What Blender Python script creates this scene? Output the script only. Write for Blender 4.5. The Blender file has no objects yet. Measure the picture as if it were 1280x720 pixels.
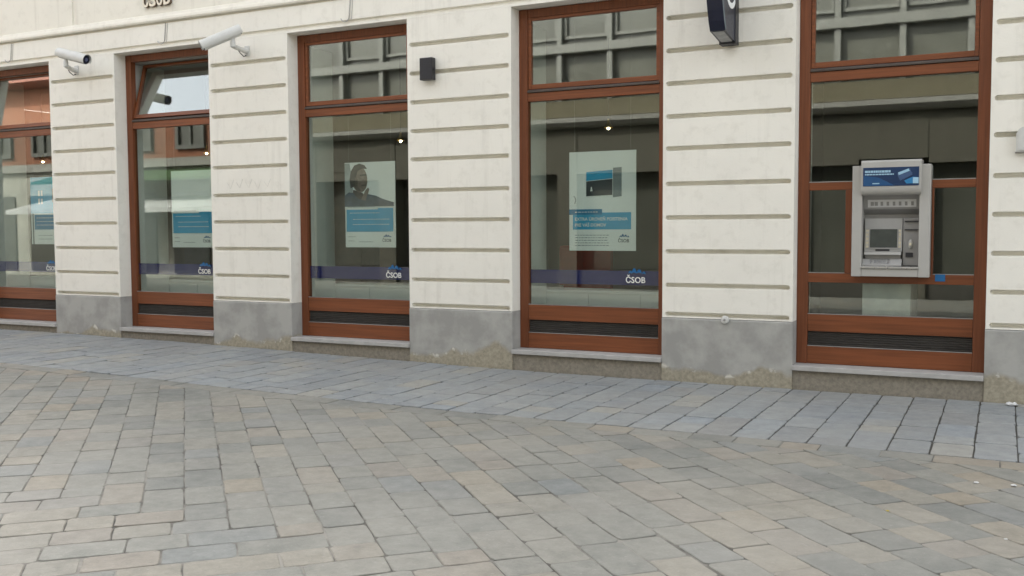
import bpy, bmesh, math, random
from mathutils import Vector, Matrix
random.seed(11)
sc = bpy.context.scene
COL = sc.collection

# ------------------------------------------------------------------ camera
CX, CY, CZ = 5.754, -9.0, 1.448
YAW, PIT, ROL = math.radians(26.63), math.radians(3.414), math.radians(-0.264)
FPX = 1227.6
fw = Vector((-math.sin(YAW)*math.cos(PIT), math.cos(YAW)*math.cos(PIT), -math.sin(PIT)))
r0 = Vector((math.cos(YAW), math.sin(YAW), 0)); u0 = r0.cross(fw)
rr = r0*math.cos(ROL)+u0*math.sin(ROL); uu = -r0*math.sin(ROL)+u0*math.cos(ROL)
cd = bpy.data.cameras.new('camera'); cam = bpy.data.objects.new('camera', cd); COL.objects.link(cam)
cd.sensor_width = 36; cd.lens = 36*FPX/1280; cd.clip_end = 2000; cd.clip_start = 0.05
cam.matrix_world = Matrix(((rr.x,uu.x,-fw.x,CX),(rr.y,uu.y,-fw.y,CY),(rr.z,uu.z,-fw.z,CZ),(0,0,0,1)))
sc.camera = cam
sc.render.resolution_x = 1024; sc.render.resolution_y = 576

# ------------------------------------------------------------------ sky, sun, exposure
SUN_EL, SUN_AZ = math.radians(40), math.radians(325)   # azimuth clockwise from +y
w = bpy.data.worlds.new('World'); sc.world = w; w.use_nodes = True
nt = w.node_tree; nt.nodes.clear()
wo = nt.nodes.new('ShaderNodeOutputWorld'); wb = nt.nodes.new('ShaderNodeBackground')
sky = nt.nodes.new('ShaderNodeTexSky'); sky.sky_type = 'NISHITA'; sky.sun_disc = False
sky.sun_elevation = SUN_EL; sky.sun_rotation = SUN_AZ; sky.air_density = 1.0; sky.dust_density = 4.0; sky.ozone_density = 0.6
hs = nt.nodes.new('ShaderNodeHueSaturation'); hs.inputs['Saturation'].default_value = 0.22
nt.links.new(sky.outputs[0], hs.inputs['Color']); nt.links.new(hs.outputs[0], wb.inputs[0])
wb.inputs[1].default_value = 0.15
nt.links.new(wb.outputs[0], wo.inputs[0])
sd = bpy.data.lights.new('sun', 'SUN'); sd.energy = 2.0; sd.angle = math.radians(1.0); sd.color = (1, .95, .87)
so = bpy.data.objects.new('sun', sd); COL.objects.link(so)
sdir = Vector((math.sin(SUN_AZ)*math.cos(SUN_EL), math.cos(SUN_AZ)*math.cos(SUN_EL), math.sin(SUN_EL)))
so.rotation_euler = (-sdir).to_track_quat('-Z', 'Y').to_euler(); so.location = (0, -20, 30)
sc.view_settings.view_transform = 'Standard'; sc.view_settings.look = 'None'
sc.view_settings.exposure = 2.36; sc.view_settings.gamma = 1.0; sc.view_settings.use_curve_mapping = False

# ------------------------------------------------------------------ helpers
def srgb(r, g, b):
    f = lambda c: (c/255/12.92 if c/255 <= .04045 else ((c/255+.055)/1.055)**2.4)
    return (f(r), f(g), f(b), 1)

class MB:
    def __init__(s): s.v = []; s.f = []
    def quad(s, *pts):
        n = len(s.v); s.v += [tuple(p) for p in pts]; s.f.append(tuple(range(n, n+len(pts)))); return s
    def box(s, x0, x1, y0, y1, z0, z1, c=0.0):
        if c <= 0:
            n = len(s.v)
            s.v += [(x0,y0,z0),(x1,y0,z0),(x1,y1,z0),(x0,y1,z0),(x0,y0,z1),(x1,y0,z1),(x1,y1,z1),(x0,y1,z1)]
            s.f += [tuple(n+i for i in q) for q in ((0,3,2,1),(4,5,6,7),(0,1,5,4),(1,2,6,5),(2,3,7,6),(3,0,4,7))]
            return s
        bm = bmesh.new(); bmesh.ops.create_cube(bm, size=1)
        for v in bm.verts:
            v.co = Vector(((x0+x1)/2+v.co.x*(x1-x0), (y0+y1)/2+v.co.y*(y1-y0), (z0+z1)/2+v.co.z*(z1-z0)))
        bmesh.ops.bevel(bm, geom=bm.edges[:], offset=c, segments=2, profile=.6, affect='EDGES')
        s.addbm(bm); return s
    def addbm(s, bm, M=None):
        n = len(s.v); bm.verts.ensure_lookup_table()
        for i, v in enumerate(bm.verts): v.index = i
        s.v += [tuple(M @ v.co if M else v.co) for v in bm.verts]
        s.f += [tuple(n+v.index for v in f.verts) for f in bm.faces]
        bm.free(); return s
    def prism(s, poly, axis, a0, a1):
        """poly: 2D points; axis 'x': (y,z) poly extruded along x; 'y': (x,z); 'z': (x,y)"""
        mk = {'x': lambda p, a: (a, p[0], p[1]), 'y': lambda p, a: (p[0], a, p[1]), 'z': lambda p, a: (p[0], p[1], a)}[axis]
        n = len(s.v); k = len(poly)
        s.v += [mk(p, a0) for p in poly]+[mk(p, a1) for p in poly]
        s.f.append(tuple(range(n+k-1, n-1, -1))); s.f.append(tuple(range(n+k, n+2*k)))
        for i in range(k):
            j = (i+1) % k; s.f.append((n+i, n+j, n+k+j, n+k+i))
        return s
    def tube(s, pts, r, seg=8, cap=True):
        pts = [Vector(p) for p in pts]; rs = r if isinstance(r, (list, tuple)) else [r]*len(pts)
        n = len(s.v); prev = None
        for i, p in enumerate(pts):
            d = (pts[min(i+1, len(pts)-1)]-pts[max(i-1, 0)])
            if d.length < 1e-7: d = Vector((0,0,1))
            d.normalize()
            a = Vector((0,0,1)) if abs(d.z) < .9 else Vector((0,1,0))
            if prev is not None: a = prev
            x = (a-d*a.dot(d)).normalized(); y = d.cross(x); prev = x
            for k in range(seg):
                t = 2*math.pi*k/seg; s.v.append(tuple(p+(x*math.cos(t)+y*math.sin(t))*rs[i]))
        for i in range(len(pts)-1):
            for k in range(seg):
                k2 = (k+1) % seg
                s.f.append((n+i*seg+k, n+i*seg+k2, n+(i+1)*seg+k2, n+(i+1)*seg+k))
        if cap:
            s.f.append(tuple(n+k for k in range(seg-1, -1, -1))); m = n+(len(pts)-1)*seg
            s.f.append(tuple(m+k for k in range(seg)))
        return s
    def mesh(s, name, mat, smooth=False):
        me = bpy.data.meshes.new(name); me.from_pydata(s.v, [], s.f)
        bm = bmesh.new(); bm.from_mesh(me); bmesh.ops.recalc_face_normals(bm, faces=bm.faces[:]); bm.to_mesh(me); bm.free()
        if mat: me.materials.append(mat)
        if smooth:
            for p in me.polygons: p.use_smooth = True
        me.update(); return me
    def build(s, name, mat, parent=None, smooth=False):
        return link(name, s.mesh(name, mat, smooth), parent)

def link(name, me, parent=None):
    o = bpy.data.objects.new(name, me); COL.objects.link(o)
    if parent: o.parent = parent
    return o
def thing(name, label, cat, loc=(0,0,0), group=None):
    o = bpy.data.objects.new(name, None); COL.objects.link(o); o.location = loc; o.empty_display_size = .1
    return tag(o, label, cat, group)
def tag(o, label, cat, group=None):
    o['label'] = label; o['category'] = cat
    if group: o['group'] = group
    return o
def kind(o, k): o['kind'] = k; return o
def reloc(root):
    """children were built in world coordinates: keep them there under a moved root"""
    inv = Matrix.Translation(root.location).inverted()
    for c in root.children:
        c.matrix_parent_inverse = inv
def smooth_auto(o, ang=40):
    for p in o.data.polygons: p.use_smooth = True
    try: o.data.set_sharp_from_angle(angle=math.radians(ang))
    except Exception: pass
    return o

_tc = {}
def text_mesh(txt, size, ext, mat, bold=0.0, name='lettering'):
    cu = bpy.data.curves.new('t', 'FONT'); cu.body = txt; cu.size = size; cu.extrude = ext; cu.offset = bold
    cu.align_x = 'LEFT'; cu.resolution_u = 3
    o = bpy.data.objects.new('t', cu); COL.objects.link(o)
    bpy.context.view_layer.update()
    me = bpy.data.meshes.new_from_object(o.evaluated_get(bpy.context.evaluated_depsgraph_get()))
    bpy.data.objects.remove(o); bpy.data.curves.remove(cu)
    me.name = name; me.materials.clear(); me.materials.append(mat); return me
def text_obj(txt, x0, x1, zb, h, y, ext, mat, parent, bold=0.0, name='lettering'):
    """text standing on the x-z plane facing -y, fitted from x0 to x1, cap height h"""
    me = text_mesh(txt, 1.0, 0.0, mat, 0, name)
    xs = [v.co.x for v in me.vertices]; W = max(xs)-min(xs); mn = min(xs)
    bpy.data.meshes.remove(me)
    s = h/0.73
    me = text_mesh(txt, 1.0, ext/s, mat, bold, name)
    kx = (x1-x0)/W
    for v in me.vertices:
        X, Y, Z = v.co
        v.co = Vector((x0+(X-mn)*kx, y-Z*s, zb+Y*s))
    return link(name, me, parent)

# ------------------------------------------------------------------ materials
def new_mat(name):
    m = bpy.data.materials.new(name); m.use_nodes = True
    N = m.node_tree.nodes; L = m.node_tree.links; b = N['Principled BSDF']
    return m, N, L, b
def noise(N, L, vec, scale, detail=4, rough=.55):
    n = N.new('ShaderNodeTexNoise'); n.inputs['Scale'].default_value = scale; n.inputs['Detail'].default_value = detail
    n.inputs['Roughness'].default_value = rough
    if vec is not None: L.new(vec, n.inputs['Vector'])
    return n.outputs['Fac']
def ramp(N, L, fac, stops, interp='LINEAR'):
    r = N.new('ShaderNodeValToRGB'); r.color_ramp.interpolation = interp
    e = r.color_ramp.elements
    while len(e) < len(stops): e.new(.5)
    for i, (p, c) in enumerate(stops):
        e[i].position = p; e[i].color = c if len(c) == 4 else (*c, 1)
    L.new(fac, r.inputs[0]); return r.outputs[0]
def mix(N, L, fac, a, b, mode='MIX'):
    n = N.new('ShaderNodeMix'); n.data_type = 'RGBA'; n.blend_type = mode
    for sock, val in ((n.inputs[0], fac), (n.inputs[6], a), (n.inputs[7], b)):
        if hasattr(val, 'links') or isinstance(val, bpy.types.NodeSocket): L.new(val, sock)
        else: sock.default_value = val
    return n.outputs[2]
def math_(N, L, op, a, b=0.0, clamp=False):
    n = N.new('ShaderNodeMath'); n.operation = op; n.use_clamp = clamp
    for s, v in ((n.inputs[0], a), (n.inputs[1], b)):
        if isinstance(v, bpy.types.NodeSocket): L.new(v, s)
        else: s.default_value = v
    return n.outputs[0]
def bump(N, L, b, h, strength=.3, dist=.01):
    n = N.new('ShaderNodeBump'); n.inputs['Strength'].default_value = strength; n.inputs['Distance'].default_value = dist
    L.new(h, n.inputs['Height']); L.new(n.outputs[0], b.inputs['Normal'])
def pos(N): return N.new('ShaderNodeNewGeometry').outputs['Position']
def plain(name, c, rough=.5, metal=0.0, var=.06, scale=9.0, spec=.5, bmp=0.0):
    m, N, L, b = new_mat(name)
    P = N.new('ShaderNodeTexCoord').outputs['Object']
    f = noise(N, L, P, scale, 5)
    c2 = tuple(min(1, x*(1+var*2)) for x in c[:3])+(1,); c1 = tuple(x*(1-var*2) for x in c[:3])+(1,)
    L.new(ramp(N, L, f, [(.3, c1), (.7, c2)]), b.inputs['Base Color'])
    b.inputs['Metallic'].default_value = metal; b.inputs['Specular IOR Level'].default_value = spec
    L.new(math_(N, L, 'ADD', math_(N, L, 'MULTIPLY', noise(N, L, P, scale*4, 3), .2), rough-.1), b.inputs['Roughness'])
    if bmp: bump(N, L, b, noise(N, L, P, scale*12, 4), bmp, .003)
    return m
def emis(name, c, s):
    m, N, L, b = new_mat(name); b.inputs['Emission Color'].default_value = c; b.inputs['Emission Strength'].default_value = s
    b.inputs['Base Color'].default_value = c; return m

def plaster(name, base, stain=True):
    m, N, L, b = new_mat(name); P = pos(N)
    big = noise(N, L, P, 1.1, 5, .6); mid = noise(N, L, P, 7, 6, .65)
    # patches of rain dirt and repainting with their own outlines
    c = mix(N, L, ramp(N, L, big, [(.35, (0,0,0)), (.68, (1,1,1))]), tuple(x*.965 for x in base[:3])+(1,), tuple(min(1, x*1.02) for x in base[:3])+(1,))
    d = ramp(N, L, mid, [(.52, (0,0,0)), (.75, (1,1,1))])
    c = mix(N, L, math_(N, L, 'MULTIPLY', d, .24), c, (.42,.39,.32,1))
    # streaky run-off marks, stretched along z
    mp = N.new('ShaderNodeMapping'); mp.inputs['Scale'].default_value = (9, 9, .7); L.new(P, mp.inputs['Vector'])
    st = ramp(N, L, noise(N, L, mp.outputs[0], 1.0, 5, .6), [(.55, (0,0,0)), (.78, (1,1,1))])
    c = mix(N, L, math_(N, L, 'MULTIPLY', st, .26), c, (.40,.37,.31,1))
    L.new(c, b.inputs['Base Color']); b.inputs['Roughness'].default_value = .85; b.inputs['Specular IOR Level'].default_value = .2
    h = math_(N, L, 'ADD', noise(N, L, P, 60, 5, .7), math_(N, L, 'MULTIPLY', noise(N, L, P, 5, 3), 2.0))
    bump(N, L, b, h, .25, .006)
    return m

def plinth_mat(name, lo=.135, amp=.25, grey=(.355,.35,.325,1), tan=(.325,.295,.225,1)):
    m, N, L, b = new_mat(name); P = pos(N)
    sx = N.new('ShaderNodeSeparateXYZ'); L.new(P, sx.inputs[0])
    mp = N.new('ShaderNodeMapping'); mp.inputs['Scale'].default_value = (1, 1, .55); L.new(P, mp.inputs['Vector'])
    n1 = noise(N, L, mp.outputs[0], 1.5, 4, .5)
    edge = math_(N, L, 'ADD', math_(N, L, 'MULTIPLY', math_(N, L, 'SUBTRACT', n1, .5), amp*2.4), lo)
    dz = math_(N, L, 'SUBTRACT', sx.outputs[2], edge)               # >0 above the edge of the peeled skirting
    low = ramp(N, L, math_(N, L, 'ADD', math_(N, L, 'MULTIPLY', dz, 13), .5, True), [(.2, (1,1,1)), (.8, (0,0,0))])
    cl = noise(N, L, P, 3.2, 6, .6)
    g = mix(N, L, ramp(N, L, cl, [(.42, (0,0,0)), (.6, (1,1,1))]), tuple(x*.88 for x in grey[:3])+(1,), tuple(x*1.12 for x in grey[:3])+(1,))
    gr = noise(N, L, P, 28, 6, .7)
    t = mix(N, L, ramp(N, L, gr, [(.35, (0,0,0)), (.65, (1,1,1))]), tuple(x*.78 for x in tan[:3])+(1,), tuple(x*1.2 for x in tan[:3])+(1,))
    c = mix(N, L, low, g, t)
    line = math_(N, L, 'SUBTRACT', 1.0, math_(N, L, 'MULTIPLY', math_(N, L, 'ABSOLUTE', dz), 34), True)
    fl = ramp(N, L, noise(N, L, P, 6.5, 4, .6), [(.55, (0,0,0)), (.60, (1,1,1))])
    c = mix(N, L, math_(N, L, 'MULTIPLY', line, fl), c, (.62,.60,.53,1))
    L.new(c, b.inputs['Base Color']); b.inputs['Roughness'].default_value = .8; b.inputs['Specular IOR Level'].default_value = .25
    h = math_(N, L, 'SUBTRACT', math_(N, L, 'MULTIPLY', gr, .5), math_(N, L, 'MULTIPLY', low, .6))
    bump(N, L, b, h, .5, .006)
    return m

def wood_mat(name, c, axis):
    m, N, L, b = new_mat(name); P = pos(N)
    mp = N.new('ShaderNodeMapping'); s = [45, 45, 45]; s['xyz'.index(axis)] = 1.4
    mp.inputs['Scale'].default_value = s; L.new(P, mp.inputs['Vector'])
    g = noise(N, L, mp.outputs[0], 1.0, 6, .6); big = noise(N, L, P, 2.0, 3)
    cc = ramp(N, L, g, [(.3, tuple(x*.62 for x in c[:3])), (.55, c[:3]), (.8, tuple(x*1.3 for x in c[:3]))])
    cc = mix(N, L, math_(N, L, 'MULTIPLY', big, .35), cc, tuple(x*.55 for x in c[:3])+(1,))
    L.new(cc, b.inputs['Base Color']); b.inputs['Roughness'].default_value = .42; b.inputs['Specular IOR Level'].default_value = .4
    bump(N, L, b, g, .15, .003); return m

def glass_mat(name, tint=(.86,.90,.87,1), f0=.08, wav=.0, rough=.012):
    m, N, L, b = new_mat(name); N.remove(b)
    out = N['Material Output']; tr = N.new('ShaderNodeBsdfTransparent'); tr.inputs[0].default_value = tint
    gl = N.new('ShaderNodeBsdfGlossy'); gl.inputs['Roughness'].default_value = rough; gl.inputs['Color'].default_value = (.95,.97,.95,1)
    lw = N.new('ShaderNodeLayerWeight'); lw.inputs['Blend'].default_value = .5
    F = math_(N, L, 'ADD', math_(N, L, 'MULTIPLY', math_(N, L, 'POWER', lw.outputs['Facing'], 5.0), 1-f0), f0, True)
    mx = N.new('ShaderNodeMixShader'); L.new(F, mx.inputs[0]); L.new(tr.outputs[0], mx.inputs[1]); L.new(gl.outputs[0], mx.inputs[2])
    if wav:
        bp = N.new('ShaderNodeBump'); bp.inputs['Strength'].default_value = wav; bp.inputs['Distance'].default_value = .02
        L.new(noise(N, L, pos(N), 1.6, 2), bp.inputs['Height']); L.new(bp.outputs[0], gl.inputs['Normal'])
    L.new(mx.outputs[0], out.inputs[0]); return m

def paver_mat(name, stops, island=False, rough=.62, k=(1,1,1,1)):
    m, N, L, b = new_mat(name); P = pos(N)
    rnd = N.new('ShaderNodeNewGeometry').outputs['Random Per Island'] if island else N.new('ShaderNodeObjectInfo').outputs['Random']
    c = ramp(N, L, rnd, stops)
    # offset the pattern per stone so neighbours do not share it
    ad = N.new('ShaderNodeVectorMath'); ad.operation = 'ADD'; L.new(P, ad.inputs[0])
    cb = N.new('ShaderNodeCombineXYZ'); L.new(math_(N, L, 'MULTIPLY', rnd, 37.0), cb.inputs[2]); L.new(cb.outputs[0], ad.inputs[1])
    V = ad.outputs[0]
    a = noise(N, L, V, 9, 8, .68); fine = noise(N, L, V, 70, 6, .75)
    c = mix(N, L, 1.0, c, k, 'MULTIPLY')
    c = mix(N, L, ramp(N, L, a, [(.36, (0,0,0)), (.66, (.8,.8,.8))]), c, mix(N, L, 1.0, c, (.70,.71,.72,1), 'MULTIPLY'))
    c = mix(N, L, ramp(N, L, fine, [(.50, (0,0,0)), (.72, (.5,.5,.5))]), c, (.13,.125,.115,1))
    c = mix(N, L, ramp(N, L, noise(N, L, V, 38, 5, .7), [(.60, (0,0,0)), (.75, (.4,.4,.4))]), c, (.45,.44,.41,1))
    c = mix(N, L, ramp(N, L, noise(N, L, P, 3.1, 3, .5), [(.70, (0,0,0)), (.74, (.45,.45,.45))]), c, (.11,.105,.10,1))
    big = noise(N, L, P, .8, 4, .6)                                   # trodden dirt drifting over many stones
    c = mix(N, L, ramp(N, L, big, [(.4, (0,0,0)), (.7, (.45,.45,.45))]), c, (.30,.285,.25,1))
    L.new(c, b.inputs['Base Color']); b.inputs['Specular IOR Level'].default_value = .35
    L.new(math_(N, L, 'ADD', math_(N, L, 'MULTIPLY', a, .25), rough-.12), b.inputs['Roughness'])
    bump(N, L, b, math_(N, L, 'ADD', math_(N, L, 'MULTIPLY', a, 1.5), fine), .6, .005)
    return m

M = {}
M['wall'] = plaster('white_plaster', (.81,.785,.705,1))
M['frieze'] = plaster('cream_plaster', (.76,.73,.64,1))
M['inner'] = plain('interior_plaster', (.76,.77,.73,1), .8, var=.02)
M['plinth'] = plinth_mat('grey_render')
M['base'] = plinth_mat('stained_base', .6, .05, tan=(.25,.225,.18,1))
M['sill'] = plain('sill_stone', (.40,.39,.37,1), .6, bmp=.2)
M['wood_v'] = wood_mat('brown_wood_upright', srgb(120,68,40), 'z')
M['wood_h'] = wood_mat('brown_wood_level', srgb(128,73,42), 'x')
M['alu'] = plain('dull_aluminium', (.36,.35,.34,1), .45, .6)
M['drip'] = plain('dark_rail', (.10,.085,.075,1), .4, .3)
M['grille'] = plain('dark_grille', (.062,.056,.05,1), .7)
M['glass'] = glass_mat('window_glass')
M['glass_wav'] = glass_mat('old_glass', f0=.21, rough=.02, wav=.012)
M['navy'] = plain('navy_film', srgb(16,22,104), .5, var=.02)
M['white'] = plain('white_print', (.80,.81,.80,1), .6, var=.01)
M['logo_blue'] = plain('logo_blue', srgb(20,96,150), .5, var=.02)
M['dark'] = plain('black_plastic', (.018,.018,.022,1), .45)

# ------------------------------------------------------------------ ground
def g(x): return .1*(1-math.exp(-((2.5-x)/5.0)**2)) if x < 2.5 else 0.0
def dg(x): return (g(x+.05)-g(x-.05))/.1
def sheet(name, x0, x1, y0, y1, nx, dz, mat):
    mb = MB(); xs = [x0+(x1-x0)*i/nx for i in range(nx+1)]
    for i in range(nx):
        a, b_ = xs[i], xs[i+1]
        mb.quad((a,y0,g(a)+dz),(b_,y0,g(b_)+dz),(b_,y1,g(b_)+dz),(a,y1,g(a)+dz))
    return kind(mb.build(name, mat), 'structure')
m, N, L, b = new_mat('ground_grit'); P = pos(N)
L.new(ramp(N, L, noise(N, L, P, 40, 6, .7), [(.3, (.10,.095,.08)), (.7, (.19,.18,.155))]), b.inputs['Base Color']); b.inputs['Roughness'].default_value = .9
M['grit'] = m
m, N, L, b = new_mat('joint_sand'); P = pos(N)
c = ramp(N, L, noise(N, L, P, 60, 5, .7), [(.3, (.045,.042,.036)), (.7, (.10,.095,.08))])
L.new(c, b.inputs['Base Color']); b.inputs['Roughness'].default_value = .95
M['sand'] = m
m, N, L, b = new_mat('joint_sand_filled'); P = pos(N)
c = ramp(N, L, noise(N, L, P, 2.2, 5, .65), [(.42, (.075,.07,.06)), (.60, (.24,.228,.20))])
L.new(c, b.inputs['Base Color']); b.inputs['Roughness'].default_value = .95
M['sand_field'] = m
sheet('ground', -400, 400, -400, 400, 400, -.06, M['grit'])
YB = -2.25                                   # outer edge of the pavement strip along the wall
pavement = sheet('pavement', -16, 10, YB, .05, 60, -.010, M['sand'])
street = sheet('street', -16, 10, -11.9, YB, 60, -.0045, M['sand_field'])
def GC(*a): return tuple(v for v in srgb(*a)[:3])
field_stops = [(0, GC(130,133,132)), (.16, GC(141,143,140)), (.3, GC(149,149,144)), (.45, GC(144,146,143)), (.58, GC(154,151,143)),
               (.7, GC(137,142,144)), (.8, GC(152,147,140)), (.9, GC(158,155,147)), (.985, GC(158,151,139)), (1, GC(150,142,138))]
strip_stops = [(0, GC(134,138,141)), (.25, GC(144,149,151)), (.5, GC(139,144,148)), (.7, GC(150,153,153)), (.85, GC(141,148,154)), (.96, GC(155,154,148)), (1, GC(138,139,139))]
KF = (.79,.765,.71,1); KS = (1.0,.985,.955,1)
M['pav_f'] = paver_mat('street_paver', field_stops, k=KF); M['pav_fi'] = paver_mat('street_paver_far', field_stops, True, k=KF)
M['pav_s'] = paver_mat('pavement_slab', strip_stops, rough=.55, k=KS); M['pav_si'] = paver_mat('pavement_slab_far', strip_stops, True, rough=.55, k=KS)

def stone_poly(L_, W_, jit=.0032):
    pts = []
    hx, hy = L_/2, W_/2
    cs = [(-hx,-hy),(hx,-hy),(hx,hy),(-hx,hy)]
    for i in range(4):
        a = cs[i]; c = cs[(i+1) % 4]
        for t in (0.06, .5, .94):
            pts.append((a[0]+(c[0]-a[0])*t+random.uniform(-jit, jit), a[1]+(c[1]-a[1])*t+random.uniform(-jit, jit)))
    return pts
def stone(mb, poly, z0=-.03, ch=.0035, tilt=None):
    """chamfered prism over a convex outline, top at 0"""
    cx = sum(p[0] for p in poly)/len(poly); cy = sum(p[1] for p in poly)/len(poly); k = len(poly)
    n = len(mb.v)
    for p in poly: mb.v.append((p[0], p[1], z0))
    for p in poly: mb.v.append((p[0], p[1], -ch*.8))
    for p in poly:
        d = math.hypot(p[0]-cx, p[1]-cy) or 1; s = max(.3, 1-ch*1.3/d)
        mb.v.append((cx+(p[0]-cx)*s, cy+(p[1]-cy)*s, 0))
    for q in (0, 1):
        for i in range(k):
            j = (i+1) % k; mb.f.append((n+q*k+i, n+q*k+j, n+(q+1)*k+j, n+(q+1)*k+i))
    mb.f.append(tuple(n+2*k+i for i in range(k)))
def clip(poly, a, b_, c):
    """keep a*x+b*y<=c"""
    out = []
    for i in range(len(poly)):
        p, q = poly[i], poly[(i+1) % len(poly)]
        dp, dq = a*p[0]+b_*p[1]-c, a*q[0]+b_*q[1]-c
        if dp <= 0: out.append(p)
        if dp*dq < 0:
            t = dp/(dp-dq); out.append((p[0]+(q[0]-p[0])*t, p[1]+(q[1]-p[1])*t))
    return out
def area(p): return abs(sum(p[i][0]*p[(i+1) % len(p)][1]-p[(i+1) % len(p)][0]*p[i][1] for i in range(len(p))))/2
def proj(x, y, z):
    d = Vector((x-CX, y-CY, z-CZ)); k = d.dot(fw)
    if k < .2: return None
    return (640+FPX*d.dot(rr)/k, 360-FPX*d.dot(uu)/k, k)
def seen(x, y):
    q = proj(x, y, g(x))
    if not q or not (-25 < q[0] < 1305 and q[1] < 745): return 0
    return CZ/q[2]**3
protos = {}
def proto(L_, W_, var, mat):
    key = (round(L_, 3), round(W_, 3), var, mat.name)
    if key not in protos:
        mb = MB(); stone(mb, stone_poly(L_, W_)); protos[key] = mb.mesh('paver', mat)
    return protos[key]
def lay(stones, parent, nmax, name, mat, mat_i, rest):
    """stones: (cx, cy, angle, L, W, poly or None); the largest in view become objects, the rest one mesh"""
    stones.sort(key=lambda s: -seen(s[0], s[1])*s[3]*s[4])
    far = MB()
    for i, (x, y, a, L_, W_, poly) in enumerate(stones):
        dz = random.uniform(-.0028, .0028); tx = random.uniform(-.009, .009); ty = random.uniform(-.009, .009)-math.atan(dg(x))
        Mx = Matrix.Translation((x, y, g(x)+dz)) @ Matrix.Rotation(ty, 4, 'Y') @ Matrix.Rotation(tx, 4, 'X') @ Matrix.Rotation(a+random.uniform(-.005, .005), 4, 'Z')
        if i < nmax and seen(x, y) > 0:
            if poly is None: me = proto(L_, W_, random.randrange(3), mat)
            else:
                mb = MB(); stone(mb, poly); me = mb.mesh('paver', mat)
            o = link(name, me, parent); o.matrix_basis = Mx
        else:
            mb = MB(); stone(mb, poly or stone_poly(L_, W_, .0015)); n = len(far.v)
            far.v += [tuple(Mx @ Vector(v)) for v in mb.v]; far.f += [tuple(n+k for k in f) for f in mb.f]
    if far.v: kind(far.build(rest, mat_i, parent), 'stuff')

# strip of courses square to the wall
ST = []; cw = .2555; jt = .0105
x = 5.86-cw*85
while x < 10:
    y = -.012 if random.random() < .5 else -.012
    left = 2.235
    while left > .01:
        l_ = random.choice([.20,.25,.30,.35,.40,.45,.55]) if left < 2.2 else random.choice([.12,.3,.45,.2,.5])
        if left-l_ < .14: l_ = left
        l_ = round(l_, 3)
        ST.append((x+cw/2, y-l_/2, math.pi/2, l_-.011, cw-jt, None)); y -= l_; left -= l_
    x += cw
lay(ST, pavement, 292, 'paving_slab', M['pav_s'], M['pav_si'], 'far_paving_slabs')
# field of diagonal courses, with a border course along the strip
FT = []
bw = .205; x = -16
while x < 10:
    l_ = random.choice([.25,.31,.38,.44]); FT.append((x+l_/2, YB-.006-bw/2, 0, l_-.007, bw-.006, None)); x += l_
YF = YB-.006-bw
R2 = math.sqrt(2); wd = .2135; T0 = 7.66
def xy(s, t): return ((s+t)/R2, (s-t)/R2)
lens = [.225, .27, .30, .33, .36, .41]
i0, i1 = int(-24/wd), int(8/wd)
jw = {i: random.choice([.004,.004,.006,.006,.009]) for i in range(i0-1, i1+2)}; jw[-1] = .016; jw[-2] = .010; SO = .0155
for i in range(i0, i1):
    s0, s1 = i*wd+SO, (i+1)*wd+SO; jn = jw[i]
    t = s0-YF*R2-.45-random.random()*.3; tend = s0+T0
    while t < tend-.02:
        l_ = random.choice(lens)
        if tend-t-l_ < .15: l_ = tend-t
        cx_, cy_ = xy((s0+s1)/2, t+l_/2)
        if -15.6 < cx_ < 9.7 and cy_ < YF+.25:
            poly = None; corners = [xy(a, c) for a, c in ((s0, t), (s1, t), (s1, t+l_), (s0, t+l_))]
            a_ = -math.pi/4
            if max(c[1] for c in corners) > YF-.004:
                loc = stone_poly(l_-.006, wd-jn, .001); ca, sa = math.cos(a_), math.sin(a_)
                wp = [(cx_+p[0]*ca-p[1]*sa, cy_+p[0]*sa+p[1]*ca) for p in loc]
                wp = clip(wp, 0, 1, YF-.004)
                if len(wp) >= 3 and area(wp) > .002:
                    mx_ = sum(p[0] for p in wp)/len(wp); my_ = sum(p[1] for p in wp)/len(wp)
                    FT.append((mx_, my_, 0, math.sqrt(area(wp)), math.sqrt(area(wp)), [(p[0]-mx_, p[1]-my_) for p in wp]))
            else: FT.append((cx_, cy_, a_, round(l_, 3)-random.choice([.004,.006,.009]), wd-jn, None))
        t += l_
    # courses the other way, nearer the houses opposite
    ta, tb = i*wd+SO+T0, (i+1)*wd+SO+T0
    s = (i+1)*wd+SO
    while s > -26:
        l_ = random.choice(lens); cx_, cy_ = xy(s-l_/2, (ta+tb)/2)
        if cy_ < -11.8 or cx_ < -15.6: break
        if cx_ < 9.7: FT.append((cx_, cy_, math.pi/4, l_-.008, wd-.008, None))
        s -= l_
lay(FT, street, 296, 'paver', M['pav_f'], M['pav_fi'], 'far_pavers')

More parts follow.
